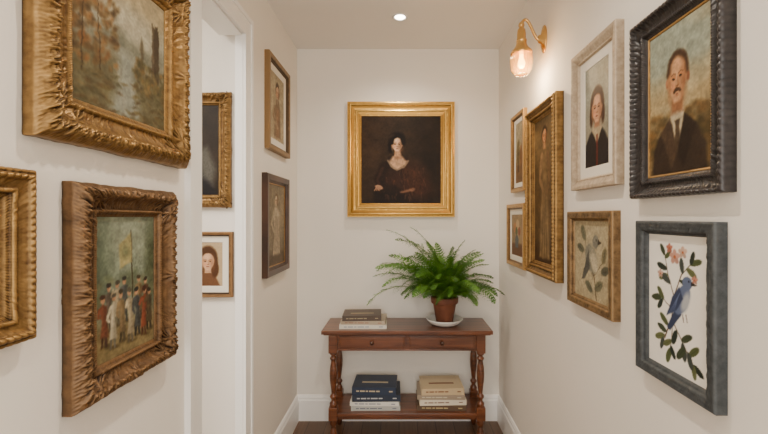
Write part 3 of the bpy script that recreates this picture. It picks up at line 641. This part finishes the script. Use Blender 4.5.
# ---------------------------------------------------------------- fern
def fern():
    px,py,pz=.280,2.515,.694
    e=empty('potted_fern',(px,py,pz))
    def kid(o): o.parent=e; o.matrix_parent_inverse=Matrix.Translation((-px,-py,-pz)); return o
    b=MB(); b.lathe([(.055,0),(.075,.004),(.100,.018),(.112,.034),(.116,.040),(.112,.042),(.095,.026),(.07,.014),(.02,.012)],(px,py,pz+.0005),0,48)
    kid(b.build('saucer',[simple('white_ceramic',(.82,.80,.75),.2,var=.01)]))
    b=MB(); b.lathe([(.048,.0),(.052,.004),(.072,.118),(.074,.122),(.082,.124),(.085,.130),(.086,.158),(.083,.163),(.077,.163),(.074,.150),(.072,.145)],(px,py,pz+.013),0,48)
    b.lathe([(.073,.146),(.04,.152),(.001,.154)],(px,py,pz+.013),1,32,cap=False)
    kid(b.build('pot',[simple('terracotta',(.17,.055,.026),.7,var=.25,scale=18,bump=.2),simple('potting_soil',(.03,.02,.012),.95,var=.4,scale=90,bump=1)]))
    lf,nt,bs=newmat('fern_leaf'); bs.inputs['Roughness'].default_value=.45
    g=nt.nodes.new('ShaderNodeTexCoord'); n=nt.nodes.new('ShaderNodeTexNoise'); n.inputs['Scale'].default_value=14
    nt.links.new(g.outputs['Object'],n.inputs['Vector']); r=nt.nodes.new('ShaderNodeValToRGB')
    r.color_ramp.elements[0].position=.35; r.color_ramp.elements[1].position=.65
    r.color_ramp.elements[0].color=(.040,.125,.012,1); r.color_ramp.elements[1].color=(.14,.31,.035,1)
    nt.links.new(n.outputs['Fac'],r.inputs['Fac']); nt.links.new(r.outputs['Color'],bs.inputs['Base Color'])
    tr=nt.nodes.new('ShaderNodeBsdfTranslucent'); nt.links.new(r.outputs['Color'],tr.inputs['Color']); mx=nt.nodes.new('ShaderNodeMixShader'); mx.inputs[0].default_value=.25
    nt.links.new(bs.outputs[0],mx.inputs[1]); nt.links.new(tr.outputs[0],mx.inputs[2]); nt.links.new(mx.outputs[0],nt.nodes['Material Output'].inputs['Surface'])
    st=simple('fern_stem',(.10,.16,.03),.5)
    b=MB(); base=Vector((px,py,pz+.165)); rs=random.Random(21)
    V=[];F=[]
    def clampv(v): return (min(.645,v.x),min(2.685,v.y),max(.70,v.z))
    N=88
    fr=[]
    for i in range(N):
        az=i*2.39996+rs.uniform(-.25,.25); ring=(i/N)
        el=math.radians(90-58*ring**.9+rs.uniform(-8,8)); L=rs.uniform(.42,.52)
        if ring<.25: L=rs.uniform(.48,.58)
        dr=rs.uniform(.9,1.9) if ring>.25 else rs.uniform(.6,1.5)
        dx,dy=math.cos(az),math.sin(az)
        if dy>.2: L*=.68
        if dy<-.6: L*=.76
        if dx>.3: L*=.74
        fr.append((az,el,L,dr))
    for az,el,L,droop in fr:
        h=Vector((math.cos(az),math.sin(az),0)); ns=20; p=base+h*rs.uniform(.005,.035); pts=[p.copy()]; a=el
        side=Vector((-h.y,h.x,0)); cv=rs.uniform(-.5,.5)
        for k in range(ns):
            a-=droop/ns*(0.25+1.5*k/ns); d=(h*math.cos(a)+Vector((0,0,math.sin(a)))+side*cv*k/ns*.8).normalized(); p=p+d*(L/ns); pts.append(p.copy())
        pts=[Vector(clampv(q)) for q in pts]
        b.tube(pts,[.0018*(1-.8*k/ns)+.0003 for k in range(ns+1)],1,5)
        tw=rs.uniform(-.7,.7)
        for k in range(3,ns+1):
            t=k/ns; P=pts[k]; T=(pts[k]-pts[k-1]); 
            if T.length<1e-6: continue
            T.normalize(); S=T.cross(Vector((0,0,1)))
            if S.length<.05: S=h.cross(Vector((0,0,1)))
            S.normalize(); Nn=S.cross(T); S=(S*math.cos(tw)+Nn*math.sin(tw)).normalized(); Nn=S.cross(T).normalized()
            tt=(t-.15)/.85; pl=.088*(L/.45)*min(1,.55+tt*2.2)*(1-tt)**.7+.007
            for sg in (-1,1):
                D=(S*sg*.86+T*.55+Nn*rs.uniform(-.25,.25)).normalized(); Sd=D.cross(Nn).normalized()
                m=max(3,int(pl/.0085)); dr=rs.uniform(.1,.5)
                for j in range(m+1):
                    u=j/m; Q=P+D*pl*u-Vector((0,0,1))*pl*dr*u*u
                    ll=.0145*(1-u*.65)+.003; 
                    dirs=[(D*.5+Sd*.9),(D*.5-Sd*.9)] if j<m else [D]
                    for dv in dirs:
                        dv=dv.normalized(); sv=dv.cross(Nn).normalized()*ll*.30; o=len(V)
                        tipn=Nn*rs.uniform(-.003,.003)
                        for q in (Q,Q+dv*ll*.5+sv,Q+dv*ll+tipn,Q+dv*ll*.5-sv): V.append(clampv(q))
                        F.append((o,o+1,o+2,o+3))
    b.add(V,F,0,False)
    kid(b.build('fronds',[lf,st]))
fern()

# ---------------------------------------------------------------- wall sconce
def sconce():
    cx,cy=.560,1.845
    b=MB()
    b.lathe([(.001,0),(.034,0),(.036,-.004),(.034,-.008),(.026,-.010),(.024,-.014),(.012,-.018),(.010,-.030),(.006,-.032)],(XR,cy,2.19),0,32,'x',sx=.9,sy=1.8)
    pts=[]
    for k in range(25):
        t=k/24; 
        P0,P1,P2,P3=Vector((XR-.02,cy,2.185)),Vector((XR-.055,cy,2.18)),Vector((cx+.035,cy,2.33)),Vector((cx,cy,2.262))
        pts.append(P0*(1-t)**3+P1*3*t*(1-t)**2+P2*3*t*t*(1-t)+P3*t**3)
    b.tube(pts,.0065,0,12)
    b.lathe([(.007,2.268),(.012,2.262),(.014,2.252),(.010,2.246),(.012,2.240),(.018,2.232),(.020,2.210),(.020,2.190),(.024,2.186),(.024,2.180),(.022,2.176),(.026,2.160),(.038,2.142),(.046,2.134),(.050,2.122),(.047,2.118)],(cx,cy,0),0,40)
    b.lathe([(.043,2.120),(.049,2.100),(.049,2.075),(.043,2.045),(.030,2.026),(.028,2.026),(.041,2.046),(.0465,2.075),(.0465,2.100),(.041,2.119)],(cx,cy,0),1,72,ribs=18,ribamp=.03,cap=False)
    b.lathe([(.001,2.055),(.010,2.058),(.016,2.068),(.017,2.080),(.012,2.096),(.009,2.106),(.009,2.124)],(cx,cy,0),2,24,cap=False)
    gm,nt,bs=newmat('ribbed_glass')
    gl=nt.nodes.new('ShaderNodeBsdfGlossy'); gl.inputs['Roughness'].default_value=.1; gl.inputs[0].default_value=(1,.85,.62,1); tp=nt.nodes.new('ShaderNodeBsdfTransparent'); tp.inputs[0].default_value=(.97,.85,.64,1)
    tl=nt.nodes.new('ShaderNodeBsdfTranslucent'); tl.inputs[0].default_value=(1,.66,.30,1)
    lw=nt.nodes.new('ShaderNodeLayerWeight'); lw.inputs[0].default_value=.4
    m1=nt.nodes.new('ShaderNodeMixShader'); m1.inputs[0].default_value=.13; nt.links.new(tp.outputs[0],m1.inputs[1]); nt.links.new(tl.outputs[0],m1.inputs[2])
    m2=nt.nodes.new('ShaderNodeMixShader'); nt.links.new(lw.outputs['Facing'],m2.inputs[0]); nt.links.new(m1.outputs[0],m2.inputs[1]); nt.links.new(gl.outputs[0],m2.inputs[2])
    nt.links.new(m2.outputs[0],nt.nodes['Material Output'].inputs['Surface'])
    em,nt,bs=newmat('lit_bulb'); bs.inputs['Emission Color'].default_value=(1,.60,.22,1); bs.inputs['Emission Strength'].default_value=18; bs.inputs['Base Color'].default_value=(1,.9,.7,1)
    o=b.build('wall_sconce',[BRASS,gm,em],loc=(XR,cy,2.185))
    l=bpy.data.lights.new('sconce_light','POINT'); l.energy=5; l.color=(1,.74,.44); l.shadow_soft_size=.02
    lo=bpy.data.objects.new('sconce_light',l); C.objects.link(lo); lo.parent=o; lo.location=(cx-XR,0,2.008-2.185)
sconce()

# ---------------------------------------------------------------- recessed downlights
em,nt,bs=newmat('downlight_lens'); bs.inputs['Emission Color'].default_value=(1,.90,.76,1); bs.inputs['Emission Strength'].default_value=18
def down(x,y,e,size=95):
    b=MB(); b.lathe([(.044,0),(.046,-.003),(.038,-.006),(.030,-.002),(.029,-.0005)],(x,y,ZC),0,40,cap=False)
    b.lathe([(.030,-.0015),(.015,-.0012),(.001,-.001)],(x,y,ZC),1,32,cap=False)
    o=b.build('recessed_downlight',[TRIM,em],loc=(x,y,ZC))
    l=bpy.data.lights.new('lamp','SPOT'); l.energy=e; l.color=(1,.89,.76); l.spot_size=math.radians(size*1.5); l.spot_blend=1; l.shadow_soft_size=.04
    lo=bpy.data.objects.new('lamp',l); C.objects.link(lo); lo.parent=o; lo.location=(0,0,-.012)
down(0,2.268,34); down(0,1.0,60); down(0,-.3,45)
def area(name,loc,rot,sx,sy,e,col):
    l=bpy.data.lights.new(name,'AREA'); l.shape='RECTANGLE'; l.size=sx; l.size_y=sy; l.energy=e; l.color=col
    o=bpy.data.objects.new(name,l); C.objects.link(o); o.location=loc; o.rotation_euler=rot; return o
area('rear_fill_light',(0,-1.5,1.4),(math.radians(90),0,0),1.3,2.0,38,(1,.96,.90))  # added soft fill behind the camera; no window is built there
area('passage_fill_light',(-1.6,.6,2.45),(0,0,0),.8,.8,60,(1,.93,.84))  # unseen area fill added to brighten the side passage, no fixture

w=bpy.data.worlds.new('World'); bpy.context.scene.world=w; w.use_nodes=True
w.node_tree.nodes['Background'].inputs[0].default_value=(1,.97,.92,1); w.node_tree.nodes['Background'].inputs[1].default_value=.8

cam=bpy.data.cameras.new('camera'); co=bpy.data.objects.new('camera',cam); C.objects.link(co)
co.location=(0,0,1.37); co.rotation_euler=(math.radians(90),0,0)
cam.sensor_width=36; cam.lens=400/768*36; cam.shift_x=-16/768; cam.shift_y=0; cam.clip_start=.02
bpy.context.scene.camera=co
